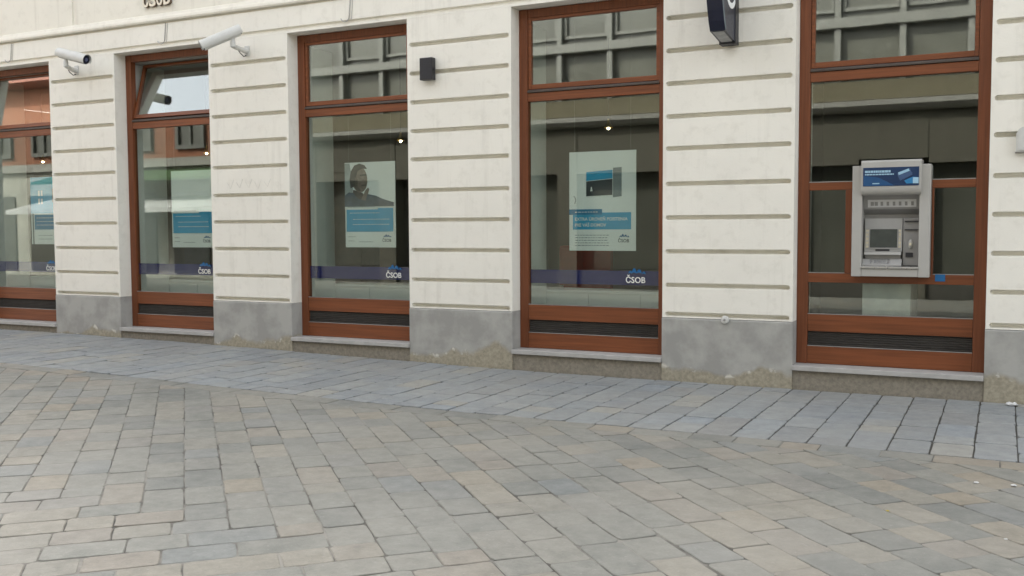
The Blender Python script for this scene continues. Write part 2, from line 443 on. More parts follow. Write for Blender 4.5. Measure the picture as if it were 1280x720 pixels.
# ------------------------------------------------------------------ bank building
WX = [(-7.19,-5.592), (-4.387,-2.806), (-1.615,0.0), (1.243,2.845), (4.063,5.627)]
GZ = [.912, 1.231, 1.551, 1.868, 2.200, 2.500, 2.806, 3.112, 3.415]
ZP = .606; ZH = 3.69; DEP = .18
bank = thing('bank_building', 'cream plastered bank front with banded piers and tall brown-framed windows', 'building', (0,.4,0))
def banded(x0, x1, zs, ztop, zbot, name='pier'):
    """plaster face with recessed, round-ended grooves; jamb returns go back to the frames"""
    mb = MB(); hh = .0235; dp = .06; m_ = .027
    a, c = x0+m_, x1-m_
    xs = [x0]+[a+hh*(1-math.cos(t*math.pi/12)) for t in range(7)]+[c-hh*(1-math.cos(t*math.pi/12)) for t in range(6, -1, -1)]+[x1]
    def hgt(x):
        if x <= a or x >= c: return 0
        d = min(x-a, c-x)
        return hh if d >= hh else math.sqrt(max(0, hh*hh-(hh-d)**2))
    for i in range(len(xs)-1):
        p, q = xs[i], xs[i+1]; hp, hq = hgt(p), hgt(q); zl = [zbot, zbot]
        for z in zs:
            mb.quad((p,0,zl[0]),(q,0,zl[1]),(q,0,z-hq),(p,0,z-hp))
            if hp or hq:
                dpp, dq = dp*hp/hh, dp*hq/hh
                mb.quad((p,0,z-hp),(q,0,z-hq),(q,dq,z-hq*.5),(p,dpp,z-hp*.5))
                mb.quad((p,dpp,z-hp*.5),(q,dq,z-hq*.5),(q,dq,z+hq*.95),(p,dpp,z+hp*.95))
                mb.quad((p,dpp,z+hp*.95),(q,dq,z+hq*.95),(q,0,z+hq),(p,0,z+hp))
            zl = [z+hp, z+hq]
        mb.quad((p,0,zl[0]),(q,0,zl[1]),(q,0,ztop),(p,0,ztop))
    mb.quad((x0,0,zbot),(x0,0,ztop),(x0,.26,ztop),(x0,.26,zbot))
    mb.quad((x1,0,zbot),(x1,0,ztop),(x1,.26,ztop),(x1,.26,zbot))
    me = bpy.data.meshes.new(name); me.from_pydata(mb.v, [], mb.f)
    bm = bmesh.new(); bm.from_mesh(me); bmesh.ops.remove_doubles(bm, verts=bm.verts[:], dist=1e-5)
    for f in [f for f in bm.faces if f.calc_area() < 1e-9]: bm.faces.remove(f)
    bmesh.ops.recalc_face_normals(bm, faces=bm.faces[:]); bm.to_mesh(me); bm.free()
    me.materials.append(M['wall']); return link(name, me, bank)
piers = [(-22,-7.19), (-5.592,-4.387), (-2.806,-1.615), (0.0,1.243), (2.845,4.063), (5.627,9.6)]  # leftmost pier lengthened, unseen, along with the sun-blocking wall above
for i, (a, c) in enumerate(piers):
    banded(a, c, [ZP+.031]+GZ, ZH+.003, ZP)
    # plinth, a little proud, with a worn top edge
    pr = MB(); pts = [(a, .24), (a, -.004), (c, -.004), (c, .24)]
    pr.prism([(.26,-.3),(-.006,-.3),(-.006,ZP-.014),(0.001,ZP-.006),(.012,ZP-.001),(.26,ZP-.001)], 'x', a-.002, c+.002)
    pr.build('plinth', M['plinth'], bank)
    # thick wall behind, seen through the glass as the inner jamb
    MB().box(a-.012, c+.012, .262, .82, .02, 3.6).build('inner_jamb', M['inner'], bank)
# lintel zone, moulding and frieze
lx0, lx1 = -22, 9.6  # left end extended out of view so wall and roof shade the paving
mb = MB()
mb.prism([(.4,ZH+.004),(0.0,ZH+.004),(0.0,3.716),(.03,3.724),(.03,3.758),(0,3.762),(0,3.985),(.4,3.985)], 'x', lx0, lx1)
mb.build('lintel', M['wall'], bank)
mb = MB(); mb.prism([(.4,3.986),(.020,3.986),(.020,4.004),(-.028,4.012),(-.036,4.03),(-.030,4.06),(-.02,4.075),(-.012,4.10),(-.006,4.112),(.4,4.112)], 'x', lx0, lx1)
mb.build('moulding', M['frieze'], bank)
for a, c in ((lx0,-5.135), (-5.06, lx1)):
    MB().box(a, c, .012, .4, 4.114, 5.6, .01).build('frieze_panel', M['frieze'], bank)
MB().box(-5.134, -5.061, .03, .4, 4.114, 5.6).build('frieze_joint', M['frieze'], bank)
mb = MB(); mb.prism([(.4,5.602),(-.02,5.602),(-.05,5.64),(-.12,5.70),(-.16,5.78),(-.16,5.86),(.4,5.86)], 'x', lx0, lx1); mb.build('cornice', M['frieze'], bank)
MB().box(lx0, lx1, .0, .4, 5.862, 8.6, .02).build('upper_wall', M['wall'], bank)
MB().box(lx0-.3, lx1+.3, -.35, 7.2, 8.605, 8.8, .02).build('roof', M['frieze'], bank)

def rot_mb(mb, piv_y, piv_z, ang):
    ca, sa = math.cos(ang), math.sin(ang); out = []
    for x, y, z in mb.v:
        dy, dz = y-piv_y, z-piv_z
        out.append((x, piv_y+dy*ca+dz*sa, piv_z-dy*sa+dz*ca))
    mb.v = out; return mb
def logo(parent, x0, x1, zb, y, blue, white):
    """bank lettering with the wave crown above it"""
    w_ = x1-x0; h = w_*.30
    text_obj('ČSOB', x0, x1, zb, h, y, .0006, white, parent, .012)
    mb = MB(); cx = x0+w_*.55
    for k, (dx, dw, z0_, z1_) in enumerate(((-.34,.20,.44,.60), (-.14,.26,.46,.78), (.12,.26,.46,.70), (.36,.18,.42,.56))):
        n = 8; pts = []
        for i in range(n+1):
            t = i/n; pts.append((cx+(dx-dw/2+dw*t)*w_, zb+(z0_+.05*math.sin(t*math.pi))*w_))
        for i in range(n, -1, -1):
            t = i/n; pts.append((cx+(dx-dw/2+dw*t)*w_+.02*w_, zb+(z0_+.7*(z1_-z0_)*math.sin(t*math.pi)**.8+.05)*w_))
        mb.prism(pts, 'y', y-.0006-.0004*k, y+.0006)
    mb.build('crown_emblem', blue, parent)

def window(i, x0, x1, tilt=0.0):
    W = MB()
    st = .098
    W.box(x0+.002, x0+st, DEP, DEP+.075, .215, ZH, .004)
    W.box(x1-st, x1-.002, DEP, DEP+.075, .215, ZH, .004)
    W.box(x0+st+.001, x1-st-.001, DEP+.004, DEP+.072, 3.605, ZH-.002, .004)
    o = W.build('window', M['wood_v'], bank)
    a, c = x0+st+.001, x1-st-.001
    MB().box(a, c, DEP+.003, DEP+.073, 2.757, 2.842, .004).build('transom', M['wood_h'], o)
    MB().prism([(DEP+.07,2.843),(DEP-.012,2.846),(DEP-.014,2.856),(DEP+.006,2.874),(DEP+.07,2.878)], 'x', a, c).build('drip_rail', M['drip'], o)
    MB().box(a, c, DEP+.003, DEP+.073, .512, .668, .004).build('bottom_rail', M['wood_h'], o)
    MB().box(a, c, DEP+.003, DEP+.073, .217, .376, .004).build('bottom_board', M['wood_h'], o)
    gr = MB(); gr.box(a, c, DEP+.034, DEP+.07, .377, .511)
    for k in range(6):
        z = .388+k*.021; gr.prism([(DEP+.049,z+.012),(DEP+.02,z),(DEP+.018,z+.004),(DEP+.049,z+.016)], 'x', a+.001, c-.001)
    gr.build('grille', M['grille'], o)
    for z in (.376, .668): MB().box(a, c, DEP+.001, DEP+.012, z, z+.007).build('drip_edge', M['alu'], o)
    # top-light sash
    S = MB(); zs0, zs1 = 2.879, 3.604; ft = .034; y0, y1 = DEP+.012, DEP+.062
    S.box(a+.002, a+ft, y0, y1, zs0, zs1, .003); S.box(c-ft, c-.002, y0, y1, zs0, zs1, .003)
    S.box(a+ft+.001, c-ft-.001, y0+.002, y1-.002, zs0, zs0+.05, .003); S.box(a+ft+.001, c-ft-.001, y0+.002, y1-.002, zs1-.03, zs1, .003)
    Pn = MB().box(a+ft-.006, c-ft+.006, y0+.02, y0+.028, zs0+.044, zs1-.024)
    if tilt:
        rot_mb(S, y1, zs0, tilt); rot_mb(Pn, y1, zs0, tilt)
    S.build('sash', M['wood_h'], o); Pn.build('pane', M['glass_wav'], o)
    # sill and stained base below
    MB().box(x0+.004, x1-.004, -.035, DEP+.02, .172, .2145, .005).build('sill', M['sill'], bank)
    MB().box(x0+.003, x1-.003, .006, .24, -.3, .1715).build('base', M['base'], bank)
    return o, a, c
wins = []
for i, (x0, x1) in enumerate(WX):
    o, a, c = window(i, x0, x1, {0: math.radians(6), 1: math.radians(15)}.get(i, 0.0))
    wins.append((o, a, c))
    if i < 4:
        MB().box(a+.001, c-.001, DEP+.036, DEP+.044, .660, 2.765).build('pane', M['glass'], o)
        MB().box(a+.004, c-.004, DEP+.046, DEP+.0475, .890, 1.032).build('blue_band', M['navy'], o)
        logo(o, c-.345, c-.145, .915, DEP+.0325, M['logo_blue'], M['white'])
# the ATM window
o, a, c = wins[4]
AX0, AX1 = 4.55, 5.185
for p, q in ((a, AX0-.002), (AX1+.002, c)): MB().box(p, q, DEP+.003, DEP+.073, 1.787, 1.857, .004).build('transom', M['wood_h'], o)
MB().box(a, c, DEP+.003, DEP+.073, .957, 1.042, .004).build('transom', M['wood_h'], o)
MB().box(4.478, AX0-.003, DEP+.002, DEP+.072, 1.043, 1.786, .004).build('mullion', M['wood_v'], o)
MB().box(AX1+.003, AX1+.02, DEP+.002, DEP+.072, 1.043, 1.786, .004).build('mullion', M['wood_v'], o)
for p, q, z in ((a, AX0-.004, 1.857), (AX1+.004, c, 1.857), (a, 4.477, 1.042), (AX1+.021, c, 1.042)): MB().box(p, q, DEP+.001, DEP+.012, z, z+.007).build('drip_edge', M['alu'], o)
yg = DEP+.036
for (p, q, z0, z1) in ((a, c, 2.052, 2.765), (a, AX0+.03, 1.85, 2.051), (AX1-.03, c, 1.85, 2.051), (a, 4.485, 1.035, 1.795), (AX1+.015, c, 1.035, 1.795), (a, c, .66, .965)):
    MB().box(p, q, yg, yg+.008, z0, z1).build('pane', M['glass'], o)
MB().box(5.225, 5.305, DEP-.001, DEP+.0025, .985, 1.045).build('blue_sticker', M['logo_blue'], o)
reloc(bank)

# ------------------------------------------------------------------ room behind the glass
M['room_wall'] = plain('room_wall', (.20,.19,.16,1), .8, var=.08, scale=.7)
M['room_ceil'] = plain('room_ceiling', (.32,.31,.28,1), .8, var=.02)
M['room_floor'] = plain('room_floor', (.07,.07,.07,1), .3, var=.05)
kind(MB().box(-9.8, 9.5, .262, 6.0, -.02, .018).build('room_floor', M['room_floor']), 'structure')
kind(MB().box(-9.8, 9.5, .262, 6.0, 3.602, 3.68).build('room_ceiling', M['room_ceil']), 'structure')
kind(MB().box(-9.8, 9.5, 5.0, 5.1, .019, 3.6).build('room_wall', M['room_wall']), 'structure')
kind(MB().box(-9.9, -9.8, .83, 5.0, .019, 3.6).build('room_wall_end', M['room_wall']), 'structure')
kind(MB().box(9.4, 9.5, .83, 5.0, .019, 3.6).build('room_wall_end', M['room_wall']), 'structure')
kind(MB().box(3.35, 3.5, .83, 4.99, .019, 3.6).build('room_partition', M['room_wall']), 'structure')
M['cab'] = plain('white_laminate', (.78,.80,.78,1), .45, var=.01)
for i in range(4):
    x0, x1 = WX[i]
    cb = thing('low_cabinet', ['white low cabinet inside the window with the cyan poster', 'white low cabinet inside the window with the tilted sky-reflecting top light', 'white low cabinet inside the window with the poster of a man', 'white low cabinet inside the window with the poster of a safe'][i], 'cabinet', ((x0+x1)/2, 1.06, .018), 'low white cabinets inside the windows')
    MB().box(x0-.1, x1+.1, .86, 1.24, .019, .755, .004).build('body', M['cab'], cb)
    MB().box(x0-.11, x1+.11, .835, 1.25, .757, .785, .004).build('top', M['cab'], cb)
    n = 3
    for k in range(n):
        p = x0-.09+k*(x1-x0+.18)/n; q = p+(x1-x0+.18)/n-.008
        MB().box(p, q, .842, .858, .06, .75, .003).build('door', M['cab'], cb)
    reloc(cb)
M['bulb'] = emis('warm_bulb', (1,.82,.55,1), 9)
M['brass'] = plain('brass', (.45,.30,.10,1), .35, .8)
for k, (px_, pz_, nm) in enumerate(((-7.75, 2.55, 'in the window with the cyan poster'), (-4.35, 2.55, 'in the window with the tilted top light'), (-1.10, 2.58, 'above the poster of a man'), (1.70, 2.60, 'above the poster of a safe'))):
    y_ = 1.55
    lp = thing('pendant_lamp', 'small lit pendant lamp hanging '+nm, 'lamp', (px_, y_, 3.6), 'small pendant lamps in the bank')
    MB().tube([(px_,y_,3.6),(px_,y_,pz_+.10)], .004, 6).build('cord', M['dark'], lp)
    MB().tube([(px_,y_,pz_+.10),(px_,y_,pz_+.06),(px_,y_,pz_-.005)], [.012,.02,.05], 14, False).build('lamp_shade', M['brass'], lp)
    bm = bmesh.new(); bmesh.ops.create_uvsphere(bm, u_segments=10, v_segments=8, radius=.016)
    MB().addbm(bm, Matrix.Translation((px_,y_,pz_-.01))).build('bulb', M['bulb'], lp, True)
    reloc(lp)
M['oak'] = plain('dark_oak', (.09,.06,.035,1), .5, var=.1); M['pc'] = plain('grey_plastic', (.12,.12,.12,1), .5)
for (fx, fy_, nm) in ((-.55, 2.6, 'behind the poster of a man'), (2.75, 2.9, 'behind the poster of a safe'), (-3.1, 3.0, 'behind the tilted top-light window')):
    cu_ = thing('tall_cupboard', 'tall dark wooden cupboard standing in the bank '+nm, 'cupboard', (fx, fy_, .018), 'dark cupboards in the bank')
    MB().box(fx-.5, fx+.5, fy_-.22, fy_+.25, .019, 2.3, .005).build('carcass', M['oak'], cu_)
    for q in (-1, 1):
        MB().box(fx+q*.25-.243, fx+q*.25+.243, fy_-.245, fy_-.222, .06, 2.26, .004).build('door', M['oak'], cu_)
        MB().tube([(fx+q*.05, fy_-.262, 1.0), (fx+q*.05, fy_-.262, 1.16)], .006, 6).build('handle', M['alu'], cu_)
    reloc(cu_)
for (fx, fy_, nm) in ((.15, 2.3, 'behind the pier with the black box'), (-5.6, 2.4, 'behind the window with the cyan poster')):
    dk = thing('service_desk', 'pale service desk inside the bank '+nm, 'desk', (fx, fy_, .018), 'service desks in the bank')
    MB().box(fx-.8, fx+.8, fy_-.35, fy_+.35, .73, .765, .005).build('desk_top', M['cab'], dk)
    for q in (-1, 1): MB().box(fx+q*.76-.02, fx+q*.76+.02, fy_-.33, fy_+.33, .019, .729, .003).build('side_panel', M['cab'], dk)
    MB().box(fx-.73, fx+.73, fy_-.30, fy_-.28, .2, .728, .003).build('front_panel', M['cab'], dk)
    reloc(dk)
    mn = thing('monitor', 'dark computer monitor on the service desk '+nm, 'monitor', (fx+.2, fy_, .766), 'monitors on the desks')
    MB().box(fx-.05, fx+.45, fy_-.02, fy_+.02, .88, 1.2, .006).build('case', M['pc'], mn)
    MB().box(fx+.17, fx+.23, fy_-.015, fy_+.015, .775, .879).box(fx+.08, fx+.32, fy_-.09, fy_+.09, .766, .7745).build('stand', M['pc'], mn)
    reloc(mn)
M['red'] = plain('red_fabric', (.45,.06,.035,1), .8)
for k, (ax, ay, nm) in enumerate(((1.22, 1.75, 'left of the safe poster'), (5.95, 1.9, 'right of the cash machine'))):
    ch = thing('armchair', 'dark red armchair standing in the bank, seen through the glass '+nm, 'chair', (ax, ay, .018), 'red armchairs in the bank')
    MB().box(ax-.32, ax+.32, ay-.3, ay+.3, .26, .46, .04).build('seat', M['red'], ch)
    MB().box(ax-.34, ax+.34, ay+.24, ay+.36, .30, 1.25, .04).build('backrest', M['red'], ch)
    for s in (-1, 1):
        MB().box(ax+s*.37-.05, ax+s*.37+.05, ay-.3, ay+.34, .26, .68, .03).build('armrest', M['red'], ch)
        for t in (-.24, .26): MB().tube([(ax+s*.33,ay+t,.019),(ax+s*.33,ay+t,.265)], .018, 8).build('leg', M['dark'], ch)
    reloc(ch)

# ------------------------------------------------------------------ posters
M['paper'] = plain('poster_paper', (.84,.86,.86,1), .6, var=.02, scale=2)
M['cyan'] = plain('poster_cyan', srgb(46,158,204), .6, var=.03)
M['cyan_d'] = plain('poster_teal', srgb(30,120,165), .6, var=.03)
M['print_grey'] = plain('print_grey', (.25,.27,.28,1), .6)
M['print_dark'] = plain('print_dark', srgb(42,52,60), .6)
M['print_mid'] = plain('print_mid', srgb(120,130,134), .6)
M['print_pale'] = plain('print_pale', srgb(165,172,172), .6, var=.06, scale=9)
M['skin'] = plain('print_skin', srgb(124,112,104), .6, var=.13, scale=22)
M['skin_d'] = plain('print_skin_dark', srgb(84,76,72), .6, var=.13, scale=22)
M['hair'] = plain('print_hair', srgb(66,64,62), .6, var=.16, scale=18)
M['shirt'] = plain('print_shirt', srgb(70,84,98), .6, var=.16, scale=12)
def poster(label, x0, x1, z0, z1, y, style):
    po = thing('poster', label, 'poster', ((x0+x1)/2, y, z0), 'posters hanging in the bank windows')
    w_, h_ = x1-x0, z1-z0
    X = lambda u: x0+u*w_
    Z = lambda v: z0+v*h_
    def rect(nm, u0, u1, v0, v1, mat, lay=1):
        return MB().box(X(u0), X(u1), y-.002-.0012*lay, y-.001, Z(v0), Z(v1)).build(nm, mat, po)
    def polyp(nm, pts, mat, lay=1):
        return MB().prism([(X(u), Z(v)) for u, v in pts], 'y', y-.002-.0012*lay, y-.001).build(nm, mat, po)
    MB().box(x0, x1, y-.002, y+.004, z0, z1).build('sheet', M['paper'], po)
    wr = MB()
    for u in (.08, .92): wr.tube([(X(u), y+.001, z1-.01), (X(u), y+.001, 3.6)], .0015, 5)
    wr.build('hanging_wire', M['alu'], po)
    def lines(u0, u1, v0, v1, n, mat, lay):
        mb = MB()
        for k in range(n):
            zz = v1-(v1-v0)*(k+.5)/n; u = u0
            while u < u1-.02:
                l_ = random.uniform(.02, .05); mb.box(X(u), X(min(u1, u+l_)), y-.002-.0012*lay, y-.001, Z(zz)-.0035, Z(zz)+.0035); u += l_+.012
        mb.build('fine_print', mat, po)
    if style == 'safe':
        polyp('safe_door', [(.25,.78),(.66,.80),(.66,.545),(.25,.535)], M['white'], 1)
        polyp('safe_window', [(.26,.70),(.655,.72),(.655,.56),(.26,.55)], M['print_dark'], 2)
        polyp('safe_band', [(.26,.795),(.655,.81),(.655,.725),(.26,.705)], M['cyan'], 2)
        polyp('safe_side', [(.662,.83),(.79,.835),(.79,.545),(.662,.535)], M['print_mid'], 1)
        mb = MB(); mb.tube([(X(.34), y-.006, Z(.60)), (X(.34), y-.006, Z(.645))], [.014, .004], 8); mb.build('safe_mark', M['white'], po)
        mb = MB(); mb.tube([(X(.085), y-.005, Z(.475)), (X(.10), y-.005, Z(.51)), (X(.09), y-.005, Z(.54)), (X(.07), y-.005, Z(.555))], .004, 6); mb.build('cable_print', M['print_grey'], po)
        rect('tag_strip', 0.0, .50, .365, .42, M['cyan_d'], 3)
        rect('blue_panel', .055, .93, .215, .385, M['cyan'], 2)
        lines(.09, .46, .372, .41, 1, M['white'], 4)
        text_obj('EXTRA ÚROVEŇ POISTENIA', X(.09), X(.88), Z(.305), .033, y-.0055, .0004, M['white'], po, .02)
        text_obj('PRE VÁŠ DOMOV', X(.09), X(.56), Z(.245), .033, y-.0055, .0004, M['white'], po, .02)
        lines(.09, .6, .04, .17, 5, M['print_mid'], 1)
        logo(po, X(.74), X(.90), Z(.085), y-.0035, M['logo_blue'], M['print_dark'])
    elif style in ('man', 'plain'):
        if style == 'man':
            E_ = lambda cx, cy, a, b_, rot, n=22: [(cx+a*math.cos(2*math.pi*k/n)*math.cos(rot)-b_*math.sin(2*math.pi*k/n)*math.sin(rot), cy+(a*math.cos(2*math.pi*k/n)*math.sin(rot)+b_*math.sin(2*math.pi*k/n)*math.cos(rot))*.72) for k in range(n)]
            polyp('backdrop', [(.0,.60),(.14,.58),(.17,.72),(.10,.99),(.0,.99)], M['print_pale'], 1)
            polyp('neck_print', [(.17,.68),(.36,.64),(.40,.56),(.14,.56)], M['skin_d'], 2)
            polyp('head_print', E_(.30,.80,.155,.215,.12), M['skin'], 3)
            polyp('hair_print', [(.12,.70),(.10,.80),(.13,.90),(.20,.965),(.30,.985),(.40,.965),(.45,.92),(.36,.925),(.27,.90),(.235,.84),(.225,.77),(.20,.72)], M['hair'], 4)
            polyp('shade_print', [(.225,.84),(.27,.80),(.26,.72),(.33,.67),(.29,.655),(.20,.70)], M['skin_d'], 5)
            polyp('brow_print', [(.31,.855),(.44,.86),(.44,.842),(.31,.838)], M['hair'], 5)
            polyp('mouth_print', [(.34,.735),(.43,.74),(.43,.725),(.34,.72)], M['skin_d'], 5)
            polyp('shirt_print', [(0,.61),(.08,.65),(.17,.645),(.22,.60),(.30,.56),(.40,.60),(.47,.625),(.62,.605),(.74,.57),(.86,.545),(.97,.525),(.97,.48),(0,.48)], M['shirt'], 6)
            polyp('hand_print', [(.33,.56),(.42,.67),(.47,.70),(.49,.68),(.45,.60),(.42,.55)], M['skin'], 7)
        rect('tag_strip', 0.0, .66, .445, .505, M['white'], 5)
        lines(.06, .60, .455, .495, 1, M['print_grey'], 6)
        rect('blue_panel', .03, .955, .185, .46, M['cyan'], 4)
        lines(.1, .7, .38, .43, 1, M['white'], 5); lines(.16, .88, .24, .36, 2, M['white'], 5)
        lines(.06, .2, .05, .15, 2, M['print_grey'], 1); lines(.28, .55, .04, .09, 1, M['print_mid'], 1)
        logo(po, X(.74), X(.91), Z(.065), y-.0035, M['logo_blue'], M['print_dark'])
    else:
        rect('cyan_sheet', 0.0, 1.0, .46, 1.0, M['cyan'], 1)
        polyp('house_print', [(.62,.62),(.62,.82),(.80,.93),(.99,.84),(.99,.62)], M['print_dark'], 2)
        polyp('house_front', [(.66,.64),(.66,.80),(.80,.88),(.96,.81),(.96,.64)], M['paper'], 3)
        for (u, v) in ((.22,.6), (.30,.6), (.22,.72), (.30,.72)): rect('light_patch', u, u+.05, v, v+.08, M['white'], 2)
        rect('blue_panel', .1, 1.0, .22, .44, M['cyan_d'], 2)
        lines(.16, .9, .26, .42, 3, M['white'], 3)
        rect('frame_line', .04, .07, 0, .46, M['print_dark'], 1)
        lines(.2, .6, .05, .16, 2, M['print_mid'], 1)
        logo(po, X(.74), X(.91), Z(.065), y-.0035, M['logo_blue'], M['print_dark'])
    reloc(po)
poster('white poster of a wall safe above a blue text panel', 1.69, 2.42, 1.225, 2.243, .45, 'safe')
poster('poster of a dark-haired man in a blue shirt above a blue panel', -1.165, -.465, 1.248, 2.232, .45, 'man')
poster('blue and white poster behind the tall window with the tilted top light', -3.915, -3.2, 1.237, 2.22, .45, 'plain')
poster('cyan poster with a house behind the window beside the right-facing camera', -6.62, -5.9, 1.27, 2.212, .45, 'house')

# ------------------------------------------------------------------ cash machine
M['atm'] = plain('atm_beige', (.40,.39,.36,1), .5, .0, var=.015)
M['atm_d'] = plain('atm_grey', (.26,.255,.245,1), .45, .1, var=.02)
M['atm_m'] = plain('atm_mid_grey', (.33,.325,.31,1), .5, .0, var=.02)
M['steel'] = plain('brushed_steel', (.55,.55,.55,1), .3, .9, var=.02)
M['screen'] = plain('dark_screen', (.055,.065,.06,1), .2, var=.1)
M['screen_side'] = plain('screen_key_panel', (.62,.56,.42,1), .4)
M['ad'] = plain('ad_navy', srgb(18,48,84), .35, var=.03)
atm = thing('cash_machine', 'beige cash machine with dark screen and navy advert set in the brown window', 'cash machine', ((AX0+AX1)/2, .2, 1.02))
U = lambda u: 4.55+(u-52)*.001487
V = lambda v: 1.99-(v-60)*.00158
fy = .06                                                 # front of the surround
sr = MB()
sr.box(AX0, U(108), fy, .25, 1.022, 1.987, .006); sr.box(U(419), AX1, fy, .25, 1.022, 1.987, .006)
sr.box(U(108)+.001, U(419)-.001, fy+.002, .25, 1.024, V(628), .005)
sr.build('surround', M['atm'], atm)
# header with the rounded lower lip
hp = [(.25, V(36)), (fy-.035, V(36)), (fy-.05, V(46)), (fy-.052, V(185))]
for k in range(7):
    t = k/6*math.pi/2; hp.append((fy-.052+.045*(1-math.cos(t)), V(185)-.062*math.sin(t)))
hp += [(fy+.05, V(226)), (.25, V(226))]
smooth_auto(MB().prism(hp, 'x', U(105), U(430)).build('header', M['atm'], atm))
ad = MB().box(U(116), U(418), fy-.0555, fy-.051, V(177), V(76)).build('advert_panel', M['ad'], atm)
def adp(nm, pts, mat, l_=1): MB().prism([(U(u), V(v)) for u, v in pts], 'y', fy-.0555-.0012*l_, fy-.055).build(nm, mat, ad)
M['ad_blue'] = plain('ad_blue', srgb(40,120,170), .4); M['ad_pale'] = plain('ad_pale', srgb(150,185,205), .4); M['ad_card'] = plain('ad_card', srgb(60,84,120), .4)
adp('light_sweep', [(118,176),(118,120),(200,130),(290,176)], plain('ad_teal', srgb(24,74,118), .4))
adp('card_print', [(300,112),(368,84),(384,118),(318,150)], M['ad_card'], 2)
adp('card_print', [(306,106),(362,86),(368,98),(310,120)], M['ad_pale'], 3)
adp('card_print', [(340,150),(386,130),(414,134),(414,166),(352,166)], M['ad_blue'], 3)
adp('logo_patch', [(386,134),(416,134),(416,166),(386,166)], M['ad_pale'], 4)
for (u0, u1, v0, v1) in ((126,268,92,104), (126,286,110,117), (168,208,160,166)):
    u = u0; tx = MB()
    while u < u1:
        q = min(u1, u+random.uniform(8, 20)) if u1-u0 > 40 else u1
        tx.box(U(u), U(q)-.003, fy-.0568, fy-.055, V(v1), V(v0)); u = q
    tx.build('print_line', M['ad_pale'], ad)
# recess: cheeks, roof, sloping back
rb = MB()
rb.box(U(108), U(419), .235, .25, V(628), V(226))
rb.prism([(.234,V(226)),(fy+.06,V(226)),(.16,V(300)),(.234,V(330))], 'x', U(109), U(418))
rb.build('recess', M['atm_d'], atm)
lg = MB(); s0 = Vector((0, fy+.06, V(226))); s1 = Vector((0, .16, V(300)))
def slope(u, t, off): 
    p = s0.lerp(s1, t); n = Vector((0, -(s0.z-s1.z), -(s1.y-s0.y))).normalized(); return (U(u), p.y+n.y*off, p.z+n.z*off)
lg.quad(slope(134,.30,.003), slope(400,.30,.003), slope(400,.86,.003), slope(134,.86,.003))
lg.build('logo_strip', plain('strip_grey', (.52,.52,.51,1), .5), atm)
for k, u in enumerate((150, 172, 205, 238, 272, 305, 338, 372)):
    wd_ = 18 if k < 2 else 14
    ic = MB(); ic.quad(slope(u,.45,.005), slope(u+wd_,.45,.005), slope(u+wd_,.74,.005), slope(u,.74,.005))
    ic.build('card_logo', M['atm_d'], atm)
# screen panel, leaning back
pn = MB(); pn.prism([(.234,V(352)),(.175,V(352)),(.150,V(535)),(.234,V(535))], 'x', U(118), U(326)); pn.build('screen_panel', M['atm_m'], atm)
def sl(v): return .175-.025*(v-352)/(535-352)
def panel(nm, u0, u1, v0, v1, mat, off=.004):
    return MB().prism([(sl(v0)-off, V(v0)), (sl(v1)-off, V(v1)), (sl(v1)+.01, V(v1)), (sl(v0)+.01, V(v0))], 'x', U(u0), U(u1)).build(nm, mat, atm)
panel('screen', 148, 299, 412, 513, M['screen'])
bz = MB()
for (u0, u1, v0, v1) in ((142,147,406,519), (300,305,406,519), (147,300,406,411), (147,300,514,519)):
    bz.prism([(sl(v0)-.008, V(v0)), (sl(v1)-.008, V(v1)), (sl(v1)+.01, V(v1)), (sl(v0)+.01, V(v0))], 'x', U(u0), U(u1))
bz.build('screen_bezel', M['atm_m'], atm)
for (u0, u1) in ((124,141), (306,319)):
    panel('key_panel', u0, u1, 414, 514, M['screen_side'], .004)
    for k in range(4):
        v = 424+k*23; kk = MB(); kk.prism([(sl(v)-.009,V(v)),(sl(v)-.009,V(v+10)),(sl(v)+.005,V(v+10)),(sl(v)+.005,V(v))], 'x', U(u0+2), U(u1-2))
        kk.build('side_key', M['steel'], atm)
panel('receipt_slot', 180, 258, 522, 532, M['dark'], .003)
# shelf, cash slot and keypad
sh = MB(); sh.prism([(.234,V(536)),(.148,V(536)),(.13,V(545)),(.125,V(552)),(.234,V(552))], 'x', U(118), U(322)); sh.build('cash_slot_lip', M['atm'], atm)
MB().box(U(124), U(318), .16, .233, V(575), V(552.5)).build('cash_slot', M['atm_d'], atm)
MB().prism([(.234,V(576)),(.15,V(576)),(.095,V(606)),(.095,V(614)),(.234,V(614))], 'x', U(110), U(326)).build('keypad_shelf', M['atm_m'], atm)
kp = MB()
for r_ in range(4):
    for q in range(5):
        u = 150+q*24; t0 = (r_+.2)/4.4; t1 = (r_+.75)/4.4
        y0, y1 = .15-.055*t0, .15-.055*t1; z0, z1 = V(576+30*t0), V(576+30*t1)
        kp.quad((U(u),y0,z0+.003),(U(u+17),y0,z0+.003),(U(u+17),y1,z1+.003),(U(u),y1,z1+.003))
kp.build('keypad', M['steel'], atm)
MB().box(U(105), U(422), fy-.012, fy+.03, V(628)+.001, V(616), .003).build('steel_edge', M['steel'], atm)
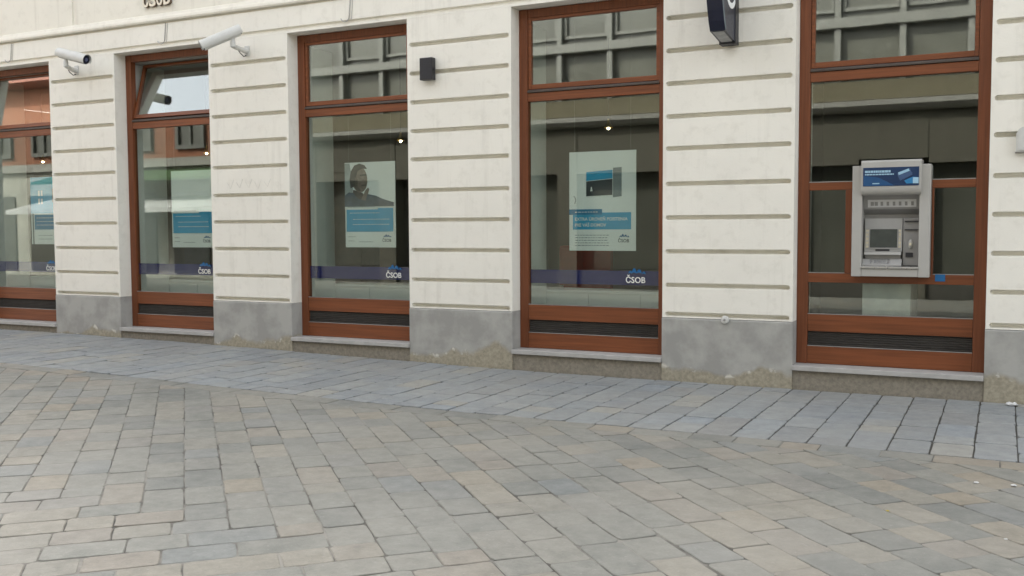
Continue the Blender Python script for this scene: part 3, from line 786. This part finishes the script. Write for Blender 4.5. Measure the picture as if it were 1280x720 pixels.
# right column with the card reader
MB().box(U(330), U(418), .165, .234, V(612), V(352), .004).build('card_column', M['atm_d'], atm)
for v in (366, 412): MB().box(U(338), U(414), .150, .168, V(v+6), V(v)).build('slot', M['dark'], atm)
bm = bmesh.new(); bmesh.ops.create_uvsphere(bm, u_segments=14, v_segments=10, radius=1)
MB().addbm(bm, Matrix.Translation((U(372), .16, V(494))) @ Matrix.Diagonal((.021, .03, .042, 1))).build('card_reader', M['atm'], atm, True)
MB().box(U(366), U(378), .128, .14, V(500), V(486)).build('card_slot', M['screen_side'], atm)
MB().box(U(346), U(386), .155, .168, V(565), V(540)).build('contact_reader', M['dark'], atm)
MB().box(U(100), U(372), .27, 1.05, .02, .95, .01).box(U(120), U(400), .27, 1.0, .955, 1.97, .01).build('safe_body', plain('atm_safe', (.42,.43,.42,1), .5), atm)
reloc(atm)

# ------------------------------------------------------------------ things on the wall
M['cctv'] = plain('camera_white', (.56,.56,.53,1), .4, var=.03)
def cctv(label, rear, front, base, r_, grp):
    rear, front, base = Vector(rear), Vector(front), Vector(base)
    t = thing('security_camera', label, 'camera', base, grp)
    ax = (front-rear).normalized(); up = Vector((0,0,1)); sd_ = ax.cross(up).normalized(); up = sd_.cross(ax)
    Ln = (front-rear).length
    F = lambda a, s, u: rear+ax*a+sd_*s+up*u
    def ring(a, k, n=18): return [F(a, k*r_*math.cos(2*math.pi*i/n)*.92, k*r_*math.sin(2*math.pi*i/n)) for i in range(n)]
    def loft(rs, cap=True):
        mb = MB(); n = 18
        for q in rs: mb.v += [tuple(p) for p in q]
        for j in range(len(rs)-1):
            for i in range(n): mb.f.append((j*n+i, j*n+(i+1) % n, (j+1)*n+(i+1) % n, (j+1)*n+i))
        if cap: mb.f += [tuple(range(n-1, -1, -1)), tuple((len(rs)-1)*n+i for i in range(n))]
        return mb
    smooth_auto(loft([ring(0,.72), ring(.012,.88), ring(.04,.9), ring(Ln*.93,.9), ring(Ln*.95,.86)]).build('housing', M['cctv'], t))
    loft([ring(Ln*.951,.80), ring(Ln*.965,.78)]).build('front_glass', plain('lens_glass', (.012,.014,.03,1), .1), t)
    loft([ring(Ln*.966,.34), ring(Ln*.975,.30)]).build('lens', plain('lens_ring', (.10,.11,.2,1), .2), t)
    # visor wrapping the upper two thirds, longer than the housing
    mb = MB(); n = 15
    for k, (a, rad) in enumerate(((-.02, 1.02), (Ln, 1.02))):
        for rd in (rad, rad-.05):
            for i in range(n):
                th = math.radians(-35+250*i/(n-1)); mb.v.append(tuple(F(a, rd*r_*math.cos(th)*.94, rd*r_*math.sin(th))))
    for i in range(n-1):
        mb.f += [(i, i+1, 2*n+i+1, 2*n+i), (n+i, 3*n+i, 3*n+i+1, n+i+1), (i, n+i, n+i+1, i+1), (2*n+i, 2*n+i+1, 3*n+i+1, 3*n+i)]
    mb.f += [(0, 2*n, 3*n, n), (n-1, 2*n-1, 4*n-1, 3*n-1)]
    smooth_auto(mb.build('visor', M['cctv'], t))
    loft([ring(-.006,.70), ring(.0,.72)]).build('rear_cap', M['dark'], t)
    # bracket: wall plate, curved arm, swivel under the housing
    MB().box(base.x-.035, base.x+.035, -.012, -.0005, base.z-.06, base.z+.06, .004).build('wall_plate', M['cctv'], t)
    foot = F(Ln*.24, 0, -r_*.95)
    p1 = Vector((base.x, -.05, base.z)); p2 = Vector((base.x*.55+foot.x*.45, foot.y*.7, base.z+.005)); p3 = foot+Vector((0,0,-.07))
    pts = []
    for k in range(9):
        s = k/8; pts.append((p1*(1-s)**2+p2*2*s*(1-s)+p3*s*s))
    smooth_auto(MB().tube([(base.x,-.011,base.z)]+pts, [.034]*2+[.028]*8, 10).build('arm', M['cctv'], t))
    MB().tube([foot+Vector((0,0,-.085)), foot+Vector((0,0,-.03)), foot+Vector((0,0,.01))], [.03,.03,.022], 12).build('swivel', M['cctv'], t)
    MB().tube([(base.x-.01,-.011,base.z-.05), (base.x-.01,-.05,base.z-.07), (base.x-.03,-.09,base.z-.03), tuple(p2), tuple(foot)], .006, 6).build('cable', M['dark'], t)
    reloc(t)
cctv('white security camera pointing right on the pier by the orange-reflecting window', (-4.996, -0.3, 3.702), (-4.51, -0.3, 3.578), (-5.062, 0.0, 3.534), .068, 'white security cameras on the bank wall')
cctv('white security camera tilted down over the sky-reflecting top light', (-2.101, -0.24, 3.727), (-2.388, -0.55, 3.521), (-2.201, 0.0, 3.539), .066, 'white security cameras on the bank wall')

# projecting shield sign
M['sign_navy'] = plain('sign_navy', srgb(18,23,46), .35, var=.05)
M['sign_grey'] = plain('sign_underside', (.34,.34,.34,1), .6, var=.1, scale=20)
sg = thing('projecting_sign', 'dark navy projecting sign with white emblem high on the pier', 'sign', (3.48, 0, 3.11))
prof = [(-.12,3.125),(-.45,3.165),(-.50,3.24),(-.54,3.33),(-.59,3.47),(-.615,3.62),(-.62,3.78),(-.59,3.95),(-.52,4.10),(-.42,4.2),(-.25,4.25),(-.12,4.25)]
MB().prism(prof, 'x', 3.412, 3.548).build('sign_body', M['sign_navy'], sg)
MB().box(3.405, 3.555, -.119, -.001, 3.105, 4.25, .004).build('mounting_box', M['dark'], sg)
MB().quad((3.43,-.13,3.1225),(3.53,-.13,3.1225),(3.53,-.435,3.1595),(3.43,-.435,3.1595)).build('underside_panel', M['sign_grey'], sg)
tr = [(-.445,3.176),(-.488,3.245),(-.527,3.335),(-.577,3.472),(-.602,3.62),(-.607,3.78)]
mb = MB(); mb.tube([(3.549,a_,b_) for a_, b_ in tr], .007, 6); mb.build('edge_trim', M['print_mid'], sg)
ring_ = MB(); n = 26; cy_, cz_ = -.27, 3.585
for i in range(n):
    a0 = math.radians(160+250*i/n); a1 = math.radians(160+250*(i+1)/n)
    ro, ri = .20, .15
    ring_.quad(*[(3.5505, cy_-q*math.cos(t_), cz_+q*math.sin(t_)) for q, t_ in ((ri,a0),(ro,a0),(ro,a1),(ri,a1))])
ring_.build('emblem_ring', M['white'], sg)
mb = MB(); pts = []
for k in range(3):
    for i in range(9):
        t = i/8; pts.append((cy_+.10-.2*t, cz_-.09+.07*k+.02*math.sin(t*6.28)))
    q = pts[-9:]; mb.prism(q+[(p[0], p[1]+.03) for p in q[::-1]], 'x', 3.5482, 3.551)
mb.build('emblem_waves', M['logo_blue'], sg)
reloc(sg)

# gilt-edged letters on the frieze
M['letter'] = plain('letter_cream', (.75,.68,.55,1), .5); M['letter_edge'] = plain('letter_edge', (.13,.09,.06,1), .5)
lt = thing('wall_lettering', 'cream raised letters with dark edges on the frieze above the tilted top light', 'lettering', (-3.6, 0, 4.2))
x = -3.835; wl = .118
for ch_ in 'ČSOB':
    o = text_obj(ch_, x, x+wl*.86, 4.205, .15, -.008, .014, M['letter_edge'], lt, .03, 'letter')
    me2 = text_obj(ch_, x+.004, x+wl*.86-.004, 4.208, .147, -.026, .004, M['letter'], o, .024, 'letter_face')
    x += wl
reloc(lt)

# black wall speaker
bx_ = thing('wall_box', 'small black box fixed across a groove of the pier', 'wall box', (.283, 0, 3.02))
MB().box(.205, .36, -.085, -.012, 3.02, 3.252, .008).build('case', M['dark'], bx_)
gl_ = MB()
for k in range(11): gl_.box(.218, .347, -.0875, -.084, 3.04+k*.018, 3.048+k*.018)
gl_.build('grille', plain('speaker_grille', (.03,.03,.036,1), .7), bx_)
MB().box(.24, .325, -.013, -.0005, 3.07, 3.2).box(.361, .375, -.06, -.04, 3.12, 3.145).build('bracket', M['dark'], bx_)
reloc(bx_)
# round white fitting on the plinth
df = thing('round_fitting', 'small round white fitting at the plinth top of the pier beside the cash machine window', 'fitting', (3.455, 0, .6))
def lathe_y(prof, cx, cz, seg=20):
    mb = MB(); n = len(prof)
    for i in range(seg):
        t = 2*math.pi*i/seg
        for r_, y in prof: mb.v.append((cx+r_*math.cos(t), y, cz+r_*math.sin(t)))
    for i in range(seg):
        for j in range(n-1): mb.f.append((i*n+j, i*n+j+1, ((i+1) % seg)*n+j+1, ((i+1) % seg)*n+j))
    return mb
smooth_auto(lathe_y([(.0,-.040),(.022,-.040),(.034,-.034),(.038,-.024),(.038,-.007)], 3.455, .603).build('cap', M['cctv'], df))
smooth_auto(lathe_y([(.0,-.046),(.008,-.046),(.012,-.0395)], 3.455, .603).build('screw', M['alu'], df))
reloc(df)
# junction box with conduit at the right edge
jb = thing('junction_box', 'white plastic junction box with conduit on the pier right of the cash machine', 'junction box', (5.90, 0, 2.05))
MB().prism([(5.818,2.055),(5.818,2.20),(5.835,2.235),(5.86,2.25),(6.0,2.25),(6.0,2.055)], 'y', -.055, -.0005).build('case', M['cctv'], jb)
MB().prism([(5.832,2.068),(5.832,2.195),(5.845,2.224),(5.868,2.237),(5.988,2.237),(5.988,2.068)], 'y', -.062, -.0555).build('lid', M['cctv'], jb)
MB().tube([(5.885,-.014,2.25),(5.885,-.014,3.3)], .008, 10).build('conduit', M['cctv'], jb)
MB().box(5.812, 6.006, -.03, -.0005, 2.045, 2.0545).build('bottom_lip', M['alu'], jb)
reloc(jb)
# thin cables dropping from the moulding to the window heads
for k, (xc, nm) in enumerate(((-6.32, 'the window with the cyan poster'), (-3.49, 'the tilted top light'), (-.735, 'the window with the poster of a man'))):
    MBc = MB(); MBc.tube([(xc+.01,-.004,3.986),(xc,-.006,3.88),(xc-.012,-.006,3.775),(xc-.03,-.010,3.748),(xc-.06,-.014,3.738),(xc-.095,-.018,3.752),(xc-.11,-.018,3.775)], .006, 6)
    MBc.tube([(xc+.04,-.003,3.986),(xc+.03,-.004,3.86),(xc+.018,-.004,3.76)], .003, 6)
    tag(MBc.build('hook_cable', M['sill']), 'thin grey hooked cable on the lintel above '+nm, 'cable', 'hooked cables above the windows')
# faint scratched scribble on the pier
sb = MB(); random.seed(5)
for k in range(5):
    xs_ = -2.55+k*.14; pts = [(xs_, -.0006, 2.02), (xs_+.05, -.0006, 1.93+.03*random.random()), (xs_+.10, -.0006, 2.03+.03*random.random())]
    sb.tube(pts, .0016, 4)
o = sb.build('scratched_scribble', plain('faint_pencil', (.52,.51,.48,1), .8), bank); o.matrix_parent_inverse = Matrix.Translation(bank.location).inverted()

# litter
M['litter'] = plain('white_paper', (.55,.55,.54,1), .8)
def scrap(label, x, y, s, mat, seed, grp='scraps of litter on the paving'):
    random.seed(seed); bm = bmesh.new(); bmesh.ops.create_icosphere(bm, subdivisions=2, radius=1)
    for v in bm.verts: v.co = Vector((v.co.x*s*random.uniform(.8,1.15), v.co.y*s*.7*random.uniform(.8,1.15), (v.co.z*.5+.45)*s*.7*random.uniform(.7,1.2)))
    zm = min(v.co.z for v in bm.verts)
    mb = MB().addbm(bm, Matrix.Translation((0, 0, -zm-.002))); o = mb.build('paper_scrap', mat); o.location = (x, y, g(x)+.002); tag(o, label, 'litter', grp)
scrap('crumpled white paper lying at the wall foot near the junction box', 5.835, -.13, .048, M['litter'], 1)
scrap('flattened white scrap on the diagonal pavers', 5.64, -2.92, .016, M['litter'], 2)
scrap('flattened white scrap on the diagonal pavers', 5.83, -2.90, .016, M['litter'], 3)
scrap('small pale scrap in a paver joint', 5.79, -3.97, .009, M['litter'], 4)
scrap('yellow leaf scrap on the pavers', 5.25, -3.72, .009, plain('yellow_leaf', (.45,.36,.05,1), .8), 6)

# ------------------------------------------------------------------ houses across the street (seen in the glass)
M['op_wall'] = plaster('ochre_plaster', (.17,.15,.10,1)); M['op_white'] = plain('white_frame', (.115,.115,.10,1), .5, var=.1)
M['op_glass'] = plain('dark_glazing', (.08,.08,.066,1), .22, var=.08, scale=1.5); M['op_dark'] = plain('dark_shopfront', (.06,.056,.048,1), .4)
M['op_olive'] = plain('olive_plaster', (.085,.078,.058,1), .8); M['op_stone'] = plain('grey_stone', (.27,.26,.23,1), .7, var=.08); M['salmon'] = plaster('salmon_plaster', (.24,.105,.062,1))
M['tile'] = plain('roof_tile', (.22,.08,.05,1), .8, var=.15, scale=20); M['green'] = plain('green_canvas', (.06,.11,.04,1), .8)
S = -12.0
A = thing('office_building', 'ochre office building across the street mirrored in the glass, white mullions', 'building', (0, S-4, 0))
MB().box(-11.4, 16, S-8, S-.6, -.3, 8.0).build('core', M['op_dark'], A)
x = -11.4
while x < 15.9:
    x2 = min(16, x+2.54)
    MB().box(x, x+.5, S-.5, S, -.3, 3.8).build('shop_pier', M['op_olive'], A)
    MB().box(x+.501, x2-.001, S-.5, S-.02, 2.75, 3.8).build('shop_head', M['op_olive'], A)
    MB().box(x+.501, x2-.001, S-.45, S-.4, .5, 2.74).build('shopfront', M['op_glass'], A)
    MB().box(x+.501, x2-.001, S-.5, S-.1, -.3, .49).build('stall_riser', M['op_dark'], A)
    x = x2
MB().prism([(S,3.81),(S+.18,3.84),(S+.28,3.92),(S+.28,4.02),(S,4.06),(S-.5,4.06),(S-.5,3.81)], 'x', -11.4, 16).build('cornice', M['op_stone'], A)
MB().box(-11.4, 16, S-.5, S, 4.07, 4.45).build('spandrel', M['op_wall'], A)
MB().box(-11.4, 16, S-.42, S-.38, 4.46, 7.0).build('glazing', M['op_glass'], A)
k = 0; x = 2.54-1.27*10
while x < 15.5:
    MB().box(x-.06, x+.06, S-.37, S-.20, 4.46, 7.0).build('mullion', M['op_white'], A)
    MB().box(x+.09, x+1.18, S-.37, S-.30, 5.95, 6.02).box(x+.09, x+.15, S-.37, S-.30, 6.03, 6.9).box(x+1.12, x+1.18, S-.37, S-.30, 6.03, 6.9).build('casement', M['op_white'], A)
    x += 1.27; k += 1
MB().box(-11.4, 16, S-.36, S-.14, 5.60, 5.80).build('transom', M['op_white'], A)
MB().box(-11.4, 16, S-.5, S+.02, 7.01, 8.4).build('upper_wall', M['op_wall'], A)
MB().box(-11.5, 16.1, S-8.2, S+.3, 8.41, 8.7).build('roof', M['op_stone'], A)
reloc(A)
B = thing('salmon_house', 'salmon plastered house across the street mirrored in the far windows', 'building', (-20, S-4, 0))
bx0, bx1 = -34, -11.6
MB().box(bx0, -18.2, S-8, S-.3, -.3, 9.0).build('wall', M['salmon'], B)
MB().box(-18.19, bx1, S-8, S-.3, -.3, 7.0).build('wall', M['salmon'], B)
MB().box(bx0, bx1, S-.299, S-.2, -.3, 3.34).build('shop_wall', plain('grey_cream_plaster', (.34,.33,.28,1), .8, var=.1, scale=2), B)
MB().box(bx0, bx1, S-.3, S-.05, 3.35, 3.6).build('string_course', M['op_stone'], B)
mb = MB(); e_ = [(bx0-.2,S+.3,9.01),(-17.9,S+.3,9.01),(-17.9,S-8.2,9.01),(bx0-.2,S-8.2,9.01)]; t_ = [(bx0+3,S-4,12.6),(-21.5,S-4,12.6)]
mb.quad(e_[0],e_[1],t_[1],t_[0]).quad(e_[1],e_[2],t_[1]).quad(e_[2],e_[3],t_[0],t_[1]).quad(e_[3],e_[0],t_[0]).quad(*e_)
mb.build('roof', M['tile'], B)
MB().box(-18.15, bx1+.1, S-8.1, S+.1, 7.01, 7.25).build('roof', M['op_stone'], B)
x = bx0+1
while x < bx1-1.2:
    for z in (3.85, ):
        wo_ = MB().box(x, x+.12, S-.3, S-.2, z, z+1.9).box(x+1.0, x+1.12, S-.3, S-.2, z, z+1.9).box(x+.121, x+.999, S-.3, S-.2, z, z+.12).box(x+.121, x+.999, S-.3, S-.2, z+1.78, z+1.9).box(x+.52, x+.6, S-.3, S-.22, z+.121, z+1.779).build('window', M['op_white'], B)
        MB().box(x+.121, x+.999, S-.299, S-.28, z+.121, z+1.779).build('pane', M['op_glass'], wo_)
    MB().box(x-.1, x+1.3, S-.18, S-.16, .2, 2.6).build('shop_window', M['op_glass'], B)
    x += 2.1
reloc(B)
aw = thing('awning', 'green and white awnings on the salmon house mirrored in the glass', 'awning', (-16.5, S, 2.0))
MB().prism([(S-.3,3.3),(S+1.0,2.95),(S+1.0,2.88),(S-.3,3.2)], 'x', -21, -12.5).build('green_canopy', M['green'], aw)
MB().prism([(S-.3,2.5),(S+1.5,2.1),(S+1.5,1.97),(S-.3,2.4)], 'x', -21.5, -12.2).build('white_canopy', plain('white_canvas', (.5,.5,.48,1), .8), aw)
reloc(aw)
